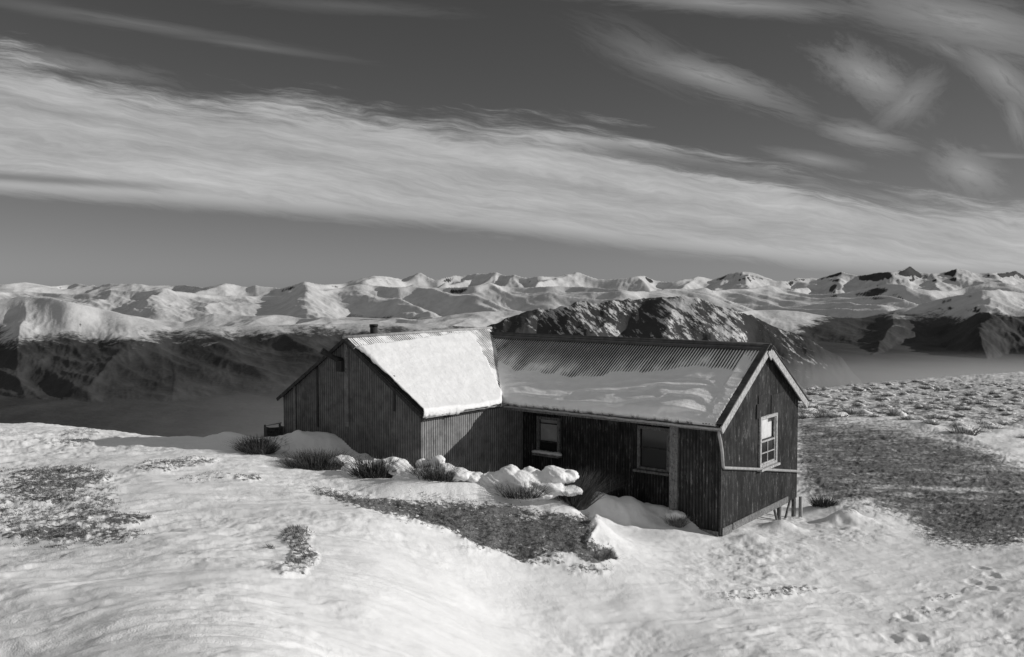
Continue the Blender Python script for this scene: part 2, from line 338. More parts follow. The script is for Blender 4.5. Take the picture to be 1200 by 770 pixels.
L4p = [(-300,360),(0,351),(30,347),(60,349),(100,357),(150,369),(178,377),(200,383),(300,381),(400,379),(450,378),(520,380),(570,384),(620,400),(700,450),(1500,470)]
L5p = [(-300,700),(520,520),(545,394),(565,384),(590,374),(620,362),(660,358),(680,353),(740,350),(790,346),(815,348),(830,352),(860,362),(900,376),(950,398),(985,416),(1010,445),(1050,520),(1500,800)]
def far_height(X, Y):
    u = 600+F*X/Y; wx = fbm(X/5200, Y/5200, 4, 101)*900; wy = fbm(X/5200+7, Y/5200+3, 4, 102)*900
    z = VZ+26*fbm(X/900, Y/1200, 5, 103)
    res = z; crag = np.zeros_like(z)
    for k, (prof, D, Wf, Wb, ns, dj, p, am) in enumerate([
            (L1p, 27000, 3800, 3000, 1700, 2500, 1.0, .8), (L2p, 17500, 3200, 2400, 1350, 1800, .95, .8), (L3p, 10500, 2500, 1800, 950, 700, .9, .6),
            (L4p, 6900, 2100, 900, 700, 300, 1.25, .5), (L5p, 2700, 700, 700, 330, 60, .8, .22)]):
        pf = np.array(prof, float); py = np.interp(u, pf[:, 0], pf[:, 1])-(3.5 if k < 2 else 1.5 if k == 2 else 0)
        Dd = D+dj*fbm(u/160.+k*9, u*0+.5, 3, 110+k)*2
        H = CAMH-(py-(385-F*math.tan(PH)))/F*Dd*1.0
        dy = Y-Dd+(wx if k < 4 else wx*.08)*(.6 if k < 3 else .3); 
        skx = X+(.45 if k % 2 else -.3)*(Y-D)+wx*.5; r1 = 1-np.abs(perlin(skx/ns, (Y+wy)/(ns*4.), 120+k)); r2 = 1-np.abs(perlin((skx+.55*(Y-D))/(ns*.4), Y/(ns*1.4), 130+k)); sp = np.clip(r1*1.3-.3, 0, 1)*.72+r2*.22+.06*ridged(skx/(ns*.15), Y/(ns*.4), 4, 135+k, .55)
        W = np.where(dy < 0, Wf, Wb)*(((.55+.6*sp)) if k == 3 else (.3+1.05*sp))
        s = np.clip(1-np.abs(dy)/W, 0, 1)
        edge = np.exp(-(dy/(Wf*.05))**2)*.6 if k < 3 else np.exp(-(dy/(Wf*.14))**2)*1.1
        prof_s = s**p
        h = (H-VZ)*prof_s*(1-am*(1-sp)*(1-edge*.9)*(1-.25*s)*1.0)+VZ
        if k == 4: crag = sstep(0.0, .35, s)
        res = np.maximum(res, h) if k < 4 else np.where(h > res, h, res)
        if k == 4: crag = crag*(h >= res)
    res = res+ (fbm(X/420, Y/700, 4, 140)*12)*sstep(VZ+20, VZ+150, res)*(1-crag)
    return res, crag
def build_far():
    nc, nr = 1500, 900
    cu = np.linspace(-.80, .80, nc); ys = np.concatenate([np.exp(np.linspace(math.log(1500), math.log(5200), 260))[:-1], np.exp(np.linspace(math.log(5200), math.log(40000), nr-259))])
    U, Y = np.meshgrid(cu, ys); X = U*Y; Z, crag = far_height(X, Y)
    u = 600+F*U
    # slope for the snow cover
    dzy = np.gradient(Z, axis=0)/np.gradient(Y, axis=0); dzx = np.gradient(Z, axis=1)/np.maximum(np.gradient(X, axis=1), 1e-3)
    slope = np.hypot(dzx, dzy)
    line = -350-250*sstep(8200, 9400, Y)+85*fbm(X/1600, Y/1600, 4, 150)
    line = line+sstep(900, 1000, u)*sstep(12500, 11500, Y)*190*(Y > 8200)+sstep(500, 300, u)*sstep(12500, 11500, Y)*(Y > 8200)*60
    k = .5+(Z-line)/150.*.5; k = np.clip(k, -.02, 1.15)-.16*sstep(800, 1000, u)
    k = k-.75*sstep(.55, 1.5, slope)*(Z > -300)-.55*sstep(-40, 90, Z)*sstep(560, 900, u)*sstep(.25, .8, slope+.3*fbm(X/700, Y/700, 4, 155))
    # crag: rock with snow on ledges and gullies
    gl = ridged(X/34+Y/70, Y/110+X/90, 5, 160); kc = .22+1.5*(gl-.55)+.45*fbm(X/45, Y/45, 4, 161)+.25*sstep(-70, -25, Z)
    Z = Z+crag*(ridged(X/70, Y/110, 5, 162)-.6)*9
    V = np.stack([X, Y, Z], -1).reshape(-1, 3); me = mesh_np('mountain_range', V, grid_faces(len(ys), nc))
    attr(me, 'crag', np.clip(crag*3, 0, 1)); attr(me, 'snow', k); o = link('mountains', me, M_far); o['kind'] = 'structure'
build_far()

# ------------------------------------------------------------ hut
X0, Y0, ROT = 4.507, 20.123, -0.6502
CR, SR = math.cos(ROT), math.sin(ROT)
EZ, RZ, W, REC, L1, TC, GW, EL, RL, LR = 2.447, 3.994, 4.565, .776, 5.906, 3.108, 4.804, 2.52, 4.151, 1.002
OV = .25; XL = -L1-GW; XM = -L1-GW/2; FR = W/2
def to_world(x, y, z=0): return (X0+CR*x-SR*y, Y0+SR*x+CR*y, z)
def to_local(w): dx, dy = w[0]-X0, w[1]-Y0; return (CR*dx+SR*dy, -SR*dx+CR*dy, w[2])
hut = empty('corrugated_iron_hut', (X0, Y0, 0), ROT)
tag(hut, 'old L-shaped corrugated iron hut standing alone in the snow', 'hut')
SF = (RZ-EZ)/(FR+OV); roof_f = lambda y: RZ-SF*abs(y-FR)              # front wing roof height
SL = (RL-EL)/(GW/2+.12); roof_l = lambda x: RL-SL*abs(x-XM)
PER = .0762
def corr_wall(name, p0, p1, zb, zt, mat, holes=(), amp=.009, per=PER, normal_sign=1, z_rows=None):
    """corrugated sheet from local p0 to p1 (xy), zb(a), zt(a) bottom/top; holes (a0,a1,z0,z1)"""
    p0 = np.array(p0, float); p1 = np.array(p1, float); L = np.linalg.norm(p1-p0); d = (p1-p0)/L; n = np.array([d[1], -d[0]])*normal_sign
    a = set(np.arange(0, L, per/6).round(5)) | {L}
    for h in holes: a |= {round(h[0], 5), round(h[1], 5)}
    a = np.array(sorted(a)); a = a[np.concatenate([[True], np.diff(a) > 1e-4])]
    V = []; Fc = []; run = []
    def strip(i, z0a, z1a, z0b, z1b):
        k = len(V)
        for (j, zz) in ((i, z0a), (i+1, z0b), (i+1, z1b), (i, z1a)):
            o = amp*math.cos(2*math.pi*a[j]/per); q = p0+d*a[j]+n*o; V.append((q[0], q[1], zz)); run.append(a[j])
        Fc.append((k, k+1, k+2, k+3))
    for i in range(len(a)-1):
        am = (a[i]+a[i+1])/2; segs = [(zb(a[i]), zt(a[i]), zb(a[i+1]), zt(a[i+1]))]
        for (h0, h1, z0, z1) in holes:
            if h0 < am < h1:
                s = segs[0]; segs = [(s[0], z0, s[2], z0), (z1, s[1], z1, s[3])]
        for s in segs: strip(i, *s)
    # weld
    V = np.array(V); key = {}; idx = []; VV = []; RR = []
    for v, r in zip(V.round(5).tolist(), run):
        t = tuple(v)
        if t not in key: key[t] = len(VV); VV.append(v); RR.append(r)
        idx.append(key[t])
    me = mesh_np(name, np.array(VV), np.array(idx)[np.array(Fc)])
    if len(me.vertices) == len(RR): attr(me, 'run', np.array(RR))
    return link(name, me, mat, hut)
c = lambda v: (lambda a: v)
win_f = (1.83, 2.72); WZ0, WZ1 = 1.22, 2.40
# fit: gable window seen at px 891..908
def plane_x0(px, py):       # local point on plane x = 0
    o = np.array([X0, Y0]); r = ray(px, py); A = np.array([[r[0], SR], [r[1], -CR]]); t, s = np.linalg.solve(A, o); return s, CAMH+r[2]*t
def plane_y(px, py, y):     # local point on plane y = const -> (x, z)
    o = np.array(to_world(0, y)[:2]); r = ray(px, py); A = np.array([[r[0], -CR], [r[1], -SR]]); t, s = np.linalg.solve(A, o); return s, CAMH+r[2]*t
a0, z1_ = plane_x0(889, 489); a1, _ = plane_x0(909, 487); _, z0_ = plane_x0(889, 549)
win_f = (a0, a1); WZ0, WZ1 = z0_, z1_
wall = lambda zf: zf
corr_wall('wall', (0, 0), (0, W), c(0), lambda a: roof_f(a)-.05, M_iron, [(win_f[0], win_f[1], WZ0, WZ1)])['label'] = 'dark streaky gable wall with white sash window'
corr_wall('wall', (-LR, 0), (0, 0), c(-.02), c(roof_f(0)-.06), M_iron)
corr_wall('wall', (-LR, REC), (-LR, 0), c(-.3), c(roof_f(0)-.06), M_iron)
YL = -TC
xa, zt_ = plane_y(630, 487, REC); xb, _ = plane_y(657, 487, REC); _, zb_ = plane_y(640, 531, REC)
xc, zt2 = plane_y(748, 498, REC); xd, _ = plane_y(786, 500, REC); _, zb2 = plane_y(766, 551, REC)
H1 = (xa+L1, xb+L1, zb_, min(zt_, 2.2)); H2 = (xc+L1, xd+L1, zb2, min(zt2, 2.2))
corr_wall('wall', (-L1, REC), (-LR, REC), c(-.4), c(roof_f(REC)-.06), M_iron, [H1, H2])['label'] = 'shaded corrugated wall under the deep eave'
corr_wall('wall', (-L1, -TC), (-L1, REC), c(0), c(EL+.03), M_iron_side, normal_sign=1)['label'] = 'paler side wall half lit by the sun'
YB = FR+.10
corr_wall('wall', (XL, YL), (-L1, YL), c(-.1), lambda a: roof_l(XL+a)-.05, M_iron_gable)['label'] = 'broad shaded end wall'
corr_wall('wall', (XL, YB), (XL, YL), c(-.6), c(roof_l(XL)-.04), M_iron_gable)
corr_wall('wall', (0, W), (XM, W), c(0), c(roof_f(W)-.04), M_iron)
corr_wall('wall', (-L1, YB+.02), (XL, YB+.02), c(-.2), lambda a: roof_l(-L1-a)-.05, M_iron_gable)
boxes('floor', [((-L1/2, W/2+.1, .06), (L1-.06, W-.3, .1), None), ((XM, (YL+YB)/2, .02), (GW-.1, YB-YL-.1, .1), None)], M_dark, hut)

# roofs -------------------------------------------------------
def roof_sheet(name, origin, along, down, La, Ld, mat, clip=None, amp=.009, nd=24):
    """corrugations run down the slope; clip(x,y) keep mask on local xy"""
    origin = np.array(origin, float); along = np.array(along, float); down = np.array(down, float)
    nrm = np.cross(along, down); nrm /= np.linalg.norm(nrm); nrm *= np.sign(nrm[2])
    a = np.arange(0, La+1e-6, PER/6); d = np.linspace(0, Ld, nd)
    A, D = np.meshgrid(a, d); Pn = origin+A[..., None]*along+D[..., None]*down+(amp*np.cos(2*np.pi*A/PER))[..., None]*nrm
    cols = len(a); f = grid_faces(nd, cols)
    if clip is not None:
        cen = Pn.reshape(-1, 3)[f].mean(1); keep = clip(cen[:, 0], cen[:, 1], cen[:, 2]); f = f[keep]
    me = mesh_np(name, Pn.reshape(-1, 3), f); 
    if len(me.vertices) == A.size: attr(me, 'run', A)
    o = link(name, me, mat, hut); so = o.modifiers.new('t', 'SOLIDIFY'); so.thickness = .004; so.offset = -1; return o
nF = math.hypot(1, SF); nL = math.hypot(1, SL)
LF = L1+GW/2+.15
clipf = lambda x, y, z: (z > roof_l(x)-.04) | (x > -L1+.12)
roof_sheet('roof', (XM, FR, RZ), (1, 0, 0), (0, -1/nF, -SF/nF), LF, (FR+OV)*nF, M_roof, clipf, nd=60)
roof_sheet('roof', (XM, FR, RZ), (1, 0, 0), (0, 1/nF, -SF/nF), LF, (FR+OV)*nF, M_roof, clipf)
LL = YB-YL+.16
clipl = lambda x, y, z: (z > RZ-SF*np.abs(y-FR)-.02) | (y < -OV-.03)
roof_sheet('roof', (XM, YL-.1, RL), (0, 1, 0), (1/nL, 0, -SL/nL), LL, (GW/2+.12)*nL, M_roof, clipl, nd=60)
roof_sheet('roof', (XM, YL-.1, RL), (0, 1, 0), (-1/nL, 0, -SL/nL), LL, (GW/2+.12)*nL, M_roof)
tube('ridge_cap', [(XM+.05, FR, RZ+.03), (.16, FR, RZ+.03)], .055, M_roof, hut)
boxes('ridge_flashing', [(Vector((XM/2+.2, FR-.085, RZ-.022)), (-XM+.1, .22, .012), Matrix.Rotation(math.atan(SF), 3, 'X')), (Vector((XM/2+.2, FR+.085, RZ-.022)), (-XM+.1, .22, .012), Matrix.Rotation(-math.atan(SF), 3, 'X'))], M_roof, hut)
tube('ridge_cap', [(XM, YL-.12, RL+.02), (XM, YB+.1, RL+.02)], .045, M_pipe, hut)
# bargeboards, gutters, fascia
g = .15
def barge(y0, z0, y1, z1, x, mat, w=.03, h=.17, drop=.06): return boxes('bargeboard', [bar((x, y0, z0-drop), (x, y1, z1-drop), w, h)], mat, hut)
barge(-OV-.04, EZ-.04, FR+.02, RZ+.0, g, M_white); barge(W+OV+.04, EZ-.04, FR-.02, RZ, g+.004, M_white)
boxes('apex_plate', [((g+.03, FR, RZ-.16), (.02, .20, .26), Matrix.Rotation(math.radians(45), 3, 'X'))], M_white, hut)
boxes('barge_capping', [bar((g-.05, -OV-.04, EZ+.045), (g-.05, FR, RZ+.075), .16, .025), bar((g-.05, W+OV+.04, EZ+.045), (g-.05, FR, RZ+.075), .16, .025)], M_roof, hut)
def barge2(sx): 
    xe = XM+sx*(GW/2+.12); return boxes('bargeboard', [bar((xe, YL-.12, EL-.05), (XM, YL-.12, RL-.05), .025, .08, up=(0, 0, 1))], M_dark, hut)
barge2(1); barge2(-1)
def gutter(name, p, q, r=.055):
    bm = bmesh.new(); p = Vector(p); q = Vector(q); d = (q-p).normalized(); s = d.cross(Vector((0, 0, 1))); n = 40; seg = []
    for i in range(n+1):
        c_ = p.lerp(q, i/n)+Vector((0, 0, random.uniform(-.008, .008))); seg.append([bm.verts.new(c_+(s*math.cos(t)+Vector((0, 0, -1))*math.sin(t))*r) for t in [math.pi*k/8 for k in range(9)]])
    for A, B in zip(seg, seg[1:]):
        for k in range(8): bm.faces.new((A[k], A[k+1], B[k+1], B[k]))
    me = bpy.data.meshes.new(name); bm.to_mesh(me); bm.free(); o = link(name, me, M_pipe, hut); m_ = o.modifiers.new('t', 'SOLIDIFY'); m_.thickness = .006; return o
gutter('gutter', (-L1+.2, -OV-.03, EZ-.02), (g, -OV-.03, EZ-.05))
gutter('gutter', (-L1+.19, YL-.08, EL-.05), (-L1+.19, -OV-.05, EL-.06))
boxes('fascia', [((-L1/2+.1, -OV+.03, EZ-.075), (L1-.1, .03, .13), None)], M_wood, hut)
boxes('fascia', [((-L1+.10, (YL-OV)/2-.04, EL-.10), (.03, TC-OV-.02, .12), None)], M_dark, hut)
# downpipe: gutter corner, down the corner, then along the gable
s9, z9 = plane_x0(848, 547); s10, z10 = plane_x0(938, 550)
tube('downpipe', [(g-.06, -OV-.03, EZ-.08), (g-.06, -OV-.03, EZ-.2), (g-.09, -.14, EZ-.36), (.06, -.05, z9+.35), (.06, .0, z9+.04), (.06, .05, z9), (.055, W*.5, (z9+z10)/2+.01), (.05, W-.02, z10), (.05, W+.03, z10-.01)], .035, M_pipe, hut)
boxes('corner_board', [((-LR-.1, -.03, 1.16), (.20, .06, 2.3), None)], M_wood, hut, .004)['label'] = 'pale broad post at the edge of the recess'
boxes('corner_board', [((.012, -.02, 1.15), (.05, .03, 2.26), None)], M_dark, hut)
boxes('base_board', [((.022, W/2-.0, .07), (.02, W*.72, .16), None)], M_wood, hut)
boxes('base_board', [((.03, .32, .06), (.018, .5, .18), None), ((-.42, -.03, .02), (.8, .02, .14), None)], M_wood, hut)
# patched sheets on the gable
for (px0, py0, px1, py1) in ((888, 464, 900, 473), (886, 474, 897, 488), (903, 463, 920, 488)):
    s0, zz0 = plane_x0(px0, py0); s1, zz1 = plane_x0(px1, py1)
    p_ = corr_wall('patch_sheet', (.02, s0), (.02, s1), c(zz1), c(zz0), M_iron, amp=.006)

def window(parent, frame_pts, kind):
    """frame in local coords: origin o, u along wall, n outward, width w, height h"""
    o, u, n, w, h = frame_pts; o = Vector(o); u = Vector(u); n = Vector(n); z = Vector((0, 0, 1)); R = Matrix((u, n, z)).transposed()
    def bx(a0, a1, z0, z1, d0, d1): return (o+u*((a0+a1)/2)+z*((z0+z1)/2)+n*((d0+d1)/2), (a1-a0, abs(d1-d0), z1-z0), R)
    t = .075; mf = M_white if kind == 'gable' else M_wood
    win = boxes('window', [bx(0, t, 0, h, -.04, .045), bx(w-t, w, 0, h, -.04, .045), bx(t, w-t, h-t, h, -.04, .043), bx(t, w-t, 0, t*.8, -.04, .043)], mf, parent, .004)
    sill = boxes('sill', [bx(-.05, w+.05, -.06, -.004, -.03, .11 if kind == 'gable' else .16)], mf, win, .005)
    zm = h*.5
    if kind == 'gable':
        boxes('sash', [bx(t+.002, t+.04, t*.8, h-t, -.02, .015), bx(w-t-.04, w-t-.002, t*.8, h-t, -.02, .015), bx(t+.04, w-t-.04, zm-.02, zm+.02, -.02, .017), bx(w/2-.012, w/2+.012, t*.8, zm-.02, -.015, .012), bx(t+.04, w-t-.04, h*.27-.012, h*.27+.012, -.013, .010), bx(t+.04, w-t-.04, t*.8, t*.8+.04, -.02, .016)], M_white, win)
        boxes('blind', [bx(t+.04, w-t-.04, zm+.04, h-t-.004, -.06, -.052)], M_blind, win)
        boxes('pane', [bx(t+.005, w-t-.005, t*.8+.003, zm+.05, -.012, -.008)], M_glass, win)
    elif kind == 'blind':
        boxes('blind', [bx(t, w-t, h*.33, h-t, -.06, -.05)], M_blind2, win); boxes('sash', [bx(t, w-t, h*.30, h*.34, -.02, .02)], M_dark, win); boxes('sash', [bx(t, w-t, h*.80, h*.825, -.012, .012)], M_dark, win)
        boxes('pane', [bx(t, w-t, t*.8, h*.31, -.02, -.012)], M_glass, win)
    else:
        boxes('pane', [bx(t, w-t, t*.8, h-t, -.02, -.012)], M_glass, win); boxes('sash', [bx(t, w-t, zm-.015, zm+.015, -.02, .01)], M_dark, win)
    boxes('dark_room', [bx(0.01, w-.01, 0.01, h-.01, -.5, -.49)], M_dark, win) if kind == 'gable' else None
    return win
window(hut, ((0.012, win_f[0], WZ0), (0, 1, 0), (1, 0, 0), win_f[1]-win_f[0], WZ1-WZ0), 'gable')['label'] = 'white sash window with a half drawn blind'
w1 = window(hut, ((xa, REC-.012, zb_), (1, 0, 0), (0, -1, 0), xb-xa, H1[3]-zb_), 'blind'); w1['label'] = 'window with drawn grey blind and snow on its sill'
w2 = window(hut, ((xc, REC-.012, zb2), (1, 0, 0), (0, -1, 0), xd-xc, H2[3]-zb2), 'dark'); w2['label'] = 'dark unlit window in a timber frame'

for (px, y0, y1, w_, m_) in ((406, 408, 500, .13, M_iron_gable), (462, 440, 482, .05, M_dark), (372, 430, 500, .05, M_dark), (345, 452, 505, .10, M_iron_gable)):
    b0, bz0 = plane_y(px, y0, YL-.015); _, bz1 = plane_y(px, y1, YL-.015)
    boxes('batten', [((b0, YL-.022, (bz0+bz1)/2), (w_, .018, bz0-bz1), None)], m_, hut)
# chimney flue, spout on the end wall, stilts
fl = empty('flue', (0, 0, 0)); fl.parent = hut
fz = at_depth(438, 380, 24.9); lx, ly, _ = to_local(fz)
tube('pipe', [(lx, ly, roof_l(lx)-.05), (lx, ly, fz[2]-.02)], .10, M_rust, fl, 14); tube('rim', [(lx, ly, fz[2]-.06), (lx, ly, fz[2])], .115, M_rust, fl, 14)
vp = empty('wall_bracket', (0, 0, 0)); vp.parent = hut
bx_, bz = plane_y(401, 424, YL)
tx_, tz_ = plane_y(377, 411, YL-.42)
tube('spout', [(bx_+.02, YL+.05, bz-.03), (bx_*.6+tx_*.4, YL-.18, bz*.6+tz_*.4), (tx_, YL-.42, tz_)], [.11, .06, .085], M_rust, vp, 10)
boxes('bracket', [((bx_+.02, YL-.07, bz-.10), (.2, .14, .26), None)], M_rust, vp)
boxes('plank', [((bx_+.17, YL-.03, bz+.1), (.09, .02, .9), None)], M_wood, hut)
for (y, x) in ((W-.05, -.05), (W*.78, -.06), (W-.1, -1.9), (W-.1, -3.9)):
    w_ = to_world(x, y); gz = float(near_z(np.array([w_[0]]), np.array([w_[1]]), False)[0])
    tube('stilt', [(x, y, .02), (x, y, gz-.3)], .055, M_wood, hut, 8)
for (y0, y1) in ((W*.70, W*.80), (W*.95, W*.82)):
    tube('brace', [(-.06, y0, .02), (-.06, y1, -.75)], .032, M_wood, hut, 8)
# post seen just outside the far corner
p_ = at_depth(938, 606, 23.75); tube('stilt', [(to_local(p_)[0], to_local(p_)[1], -.75), (to_local(p_)[0], to_local(p_)[1], .02)], .05, M_pipe, hut, 8)

# ------------------------------------------------------------ roof snow
def snow_field(name, origin, along, down, La, Ld, th, step, label, cat):
    """solid snow lying on a roof plane; th(A,D,P)-> thickness (<=0: none)"""
    origin = np.array(origin, float); along = np.array(along, float); down = np.array(down, float)
    nrm = np.cross(along, down); nrm /= np.linalg.norm(nrm); nrm *= np.sign(nrm[2])
    a = np.arange(0, La+step, step); d = np.arange(0, Ld+step, step); A, D = np.meshgrid(a, d)
    Pn = origin+A[..., None]*along+D[..., None]*down; T = th(A, D, Pn)
    Pt = Pn+nrm*np.maximum(T, -.02)[..., None]; f = grid_faces(len(d), len(a))
    Tv = T.ravel(); keep = (Tv[f] > -.019).any(1); f = f[keep]
    V = Pt.reshape(-1, 3); me = mesh_np(name, V, f)
    o = link(name, me, M_snow); o.location = (X0, Y0, 0); o.rotation_euler = (0, 0, ROT); 
    s = o.modifiers.new('t', 'SOLIDIFY'); s.thickness = .012; s.offset = -1
    return tag(o, label, cat)
# px outlines -> roof plane coordinates
def on_plane(px, py, o, n):
    r = ray(px, py); r = np.array([CR*r[0]+SR*r[1], -SR*r[0]+CR*r[1], r[2]]); e = np.array(to_local((0, 0, CAMH))); n = np.array(n, float)
    t = np.dot(np.array(o, float)-e, n)/np.dot(r, n); return e+r*t
# side wing slab
oL = (XM, YL-.1, RL+.06); nLn = (SL, 0, 1)
SLAB = [(429,405),(470,399),(505,394),(535,390),(549,390),(560,405),(570,424),(580,444),(588,462),(586,474),(550,480),(499,486),(493,480),(460,442)]
slab = []
for q in SLAB:
    p_ = on_plane(q[0], q[1], oL, nLn); slab.append((p_[1]-(YL-.13), (p_[0]-XM)*nL))
slab[-1] = (-.10, slab[-1][1]); slab[-2] = (-.10, (GW/2+.19)*nL); slab[-3] = (.10, (GW/2+.21)*nL); slab[0] = (-.02, slab[0][1])
def th_slab(A, D, Pn):
    An = A+fbm(A*3, D*3, 3, 201)*.07; Dn = D+fbm(A*3+9, D*3, 3, 202)*.05
    sd = poly_sd(An, Dn, slab); t = .15*np.sqrt(np.clip(sd/.10, 0, 1))*(1+.0*sd)
    t = t+(.03*fbm(A*1.2, D*1.2, 5, 203)+.010*fbm(A*6, D*4, 4, 204))*(sd > 0)
    film = -.009+.013*np.clip(fbm(A*2, D*1.5, 4, 207)*1.6+.45, 0, 1); film = np.where((A < .12) | (D > (GW/2+.10)*nL), -.03, film)
    x_, y_, z_ = Pn[..., 0], Pn[..., 1], Pn[..., 2]; film = np.where((z_ > RZ-SF*np.abs(y_-FR)-.02) | (y_ < -OV), film, -.03)
    return np.where(sd > 0, np.maximum(t, film), film)
snow_field('roof_snow', (XM, YL-.13, RL), (0, 1, 0), (1/nL, 0, -SL/nL), YB-YL+.1, (GW/2+.26)*nL, th_slab, .02, 'thick smooth sunlit slab of snow on the side wing roof', 'snow')
# front wing drift
oF = (0, FR, RZ); nFn = (0, -SF, 1)
BND = [(575,392),(580,408),(584,420),(600,430),(640,436),(690,442),(730,434),(770,434),(800,428),(840,428),(862,432),(876,410)]
bnd = np.array([(p_[0]-XM, (FR-p_[1])*nF) for p_ in [on_plane(a, b, oF, nFn) for a, b in BND]])
bnd = bnd[np.argsort(bnd[:, 0])]
LD = (FR+OV)*nF
def th_front(A, D, Pn):
    top = np.interp(A, bnd[:, 0], bnd[:, 1])+.16*fbm(A*1.3, D*.8, 3, 211)
    s = (D-top)                                         # distance below the upper edge
    w = sstep(0, .9, s)
    t = -.0145+.0185*sstep(-1.0, 0, s)*(.42+.9*fbm(A*2.2, D*1.1, 3, 212))
    # drift builds toward the eave: flatter than the roof
    rows = np.sin((D*1.0+A*.16)*2*np.pi/.42+2.2*fbm(A*.5, D*1.4, 3, 213)); rip = np.maximum(0, 1-np.abs(rows)*1.0)**1.5
    saw = ((D*2.1+A*.42+.9*fbm(A*.6, D*1.2, 3, 214)) % 1.0)
    t2 = .012+.15*sstep(0, 1.9, s)+.075*sstep(.2, 1.2, s)*(saw**1.6)*(1-sstep(.92, 1., saw))*(.35+1.0*np.clip(fbm(A*.7, D*.9, 2, 215)+.5, 0, 1))+.012*fbm(A*3, D*6, 4, 216)
    t = np.where(s > 0, t+(t2-t)*sstep(0, .25, s), t)
    eave = (LD+.02-D)/.22; t = np.where(eave < 1, np.minimum(t, -.02+(t+.02)*np.sqrt(np.clip(eave, 0, 1))), t)
    wob = .05*fbm(A*5, A*0, 3, 217)
    t = np.where(D > LD-.01+wob, -.03, t)
    right = (LF-.16-A)+.10*fbm(D*6, A*0, 3, 218); q_ = sstep(0, 1.1, right); t = t*(.15+.85*q_)-.006*(1-q_); t = np.where(right < 0, -.03, t)
    # along the valley
    vx = XM+A; inval = (Pn[..., 2] > np.vectorize(roof_l)(vx)-.03) | (vx > -L1+.14)
    return np.where(inval, t, -.03)
snow_field('roof_snow', (XM, FR, RZ), (1, 0, 0), (0, -1/nF, -SF/nF), LF, LD+.02, th_front, .0127*1.5, 'wind rippled drift on the lower half of the long front roof', 'snow')
# sill snow
def lump(name, pts, mat, vox=.03, noise=.03, sc=3., seed=0, parent=None):
    """pts: (x,y,z,rx,ry,rz) ellipsoids merged to one lumpy surface"""
    bm = bmesh.new()
    for (x, y, z, rx, ry, rz) in pts: bmesh.ops.create_icosphere(bm, subdivisions=3, radius=1, matrix=Matrix.Translation((x, y, z)) @ Matrix.Diagonal((rx, ry, rz, 1)))
    me = bpy.data.meshes.new('tmp'); bm.to_mesh(me); bm.free(); o = bpy.data.objects.new('tmp', me); COL.objects.link(o)
    r = o.modifiers.new('r', 'REMESH'); r.mode = 'VOXEL'; r.voxel_size = vox; s = o.modifiers.new('s', 'SMOOTH'); s.factor = .6; s.iterations = 3
    dg = bpy.context.evaluated_depsgraph_get(); m2 = bpy.data.meshes.new_from_object(o.evaluated_get(dg)); bpy.data.objects.remove(o); bpy.data.meshes.remove(me)
    n = len(m2.vertices); co = np.empty(n*3, np.float32); m2.vertices.foreach_get('co', co); co = co.reshape(-1, 3); nn = np.empty(n*3, np.float32); m2.vertex_normals.foreach_get('vector', nn); nn = nn.reshape(-1, 3)
    d = fbm(co[:, 0]*sc+co[:, 2]*1.7*sc, co[:, 1]*sc-co[:, 2]*1.3*sc, 4, 300+seed)*noise+fbm(co[:, 0]*sc*4+co[:, 2]*5*sc, co[:, 1]*sc*4-co[:, 2]*4*sc, 3, 330+seed)*noise*.32; co = co+nn*d[:, None]; m2.vertices.foreach_set('co', co.ravel().astype(np.float32))
    m2.polygons.foreach_set('use_smooth', np.full(len(m2.polygons), True)); m2.name = name; m2.update()
    m2.materials.clear(); return link(name, m2, mat, parent)
sx = (xa+xb)/2; wl = to_world(sx, REC-.10, zb_+.0)
ss_ = lump('sill_snow', [(k*.1-.35, .0, .03, .12, .075, .05) for k in range(8)], M_snow, .015, .02, 6, 1); ss_.location = wl; ss_.rotation_euler = (0, 0, ROT)
tag(ss_, 'thin pad of snow lying on the shaded window sill', 'snow')

# ------------------------------------------------------------ plants
def gz(x, y): return float(near_z(np.array([x]), np.array([y]))[0])
def blades(n, rad, hgt, wid, lean=.6, seed=0, curve=.25, zoff=0.0, flat=1.0, up=.3):
    r = np.random.default_rng(seed); V = []; Fc = []
    for i in range(n):
        a = r.uniform(0, 2*np.pi); q = rad*math.sqrt(r.uniform(0, 1)); bx, by = q*math.cos(a)*.6, q*math.sin(a)*.6*flat
        h = hgt*r.uniform(.55, 1.1); le = lean*r.uniform(.2, 1.2)*(q/rad+.15); a2 = a+r.normal(0, .5); dx, dy = math.cos(a2)*le, math.sin(a2)*le
        pr = r.uniform(0, np.pi); wx, wy = math.cos(pr)*wid/2, math.sin(pr)*wid/2; k = len(V)
        for t in (0, .5, 1.0):
            cx = bx+dx*h*t*(1+curve*t); cy = by+dy*h*t*(1+curve*t); cz = zoff+h*(t-.35*le*t*t); ww = (1-t*.9)
            V += [(cx-wx*ww, cy-wy*ww, cz), (cx+wx*ww, cy+wy*ww, cz)]
        Fc += [(k, k+1, k+3, k+2), (k+2, k+3, k+5, k+4)]
    return np.array(V), np.array(Fc)
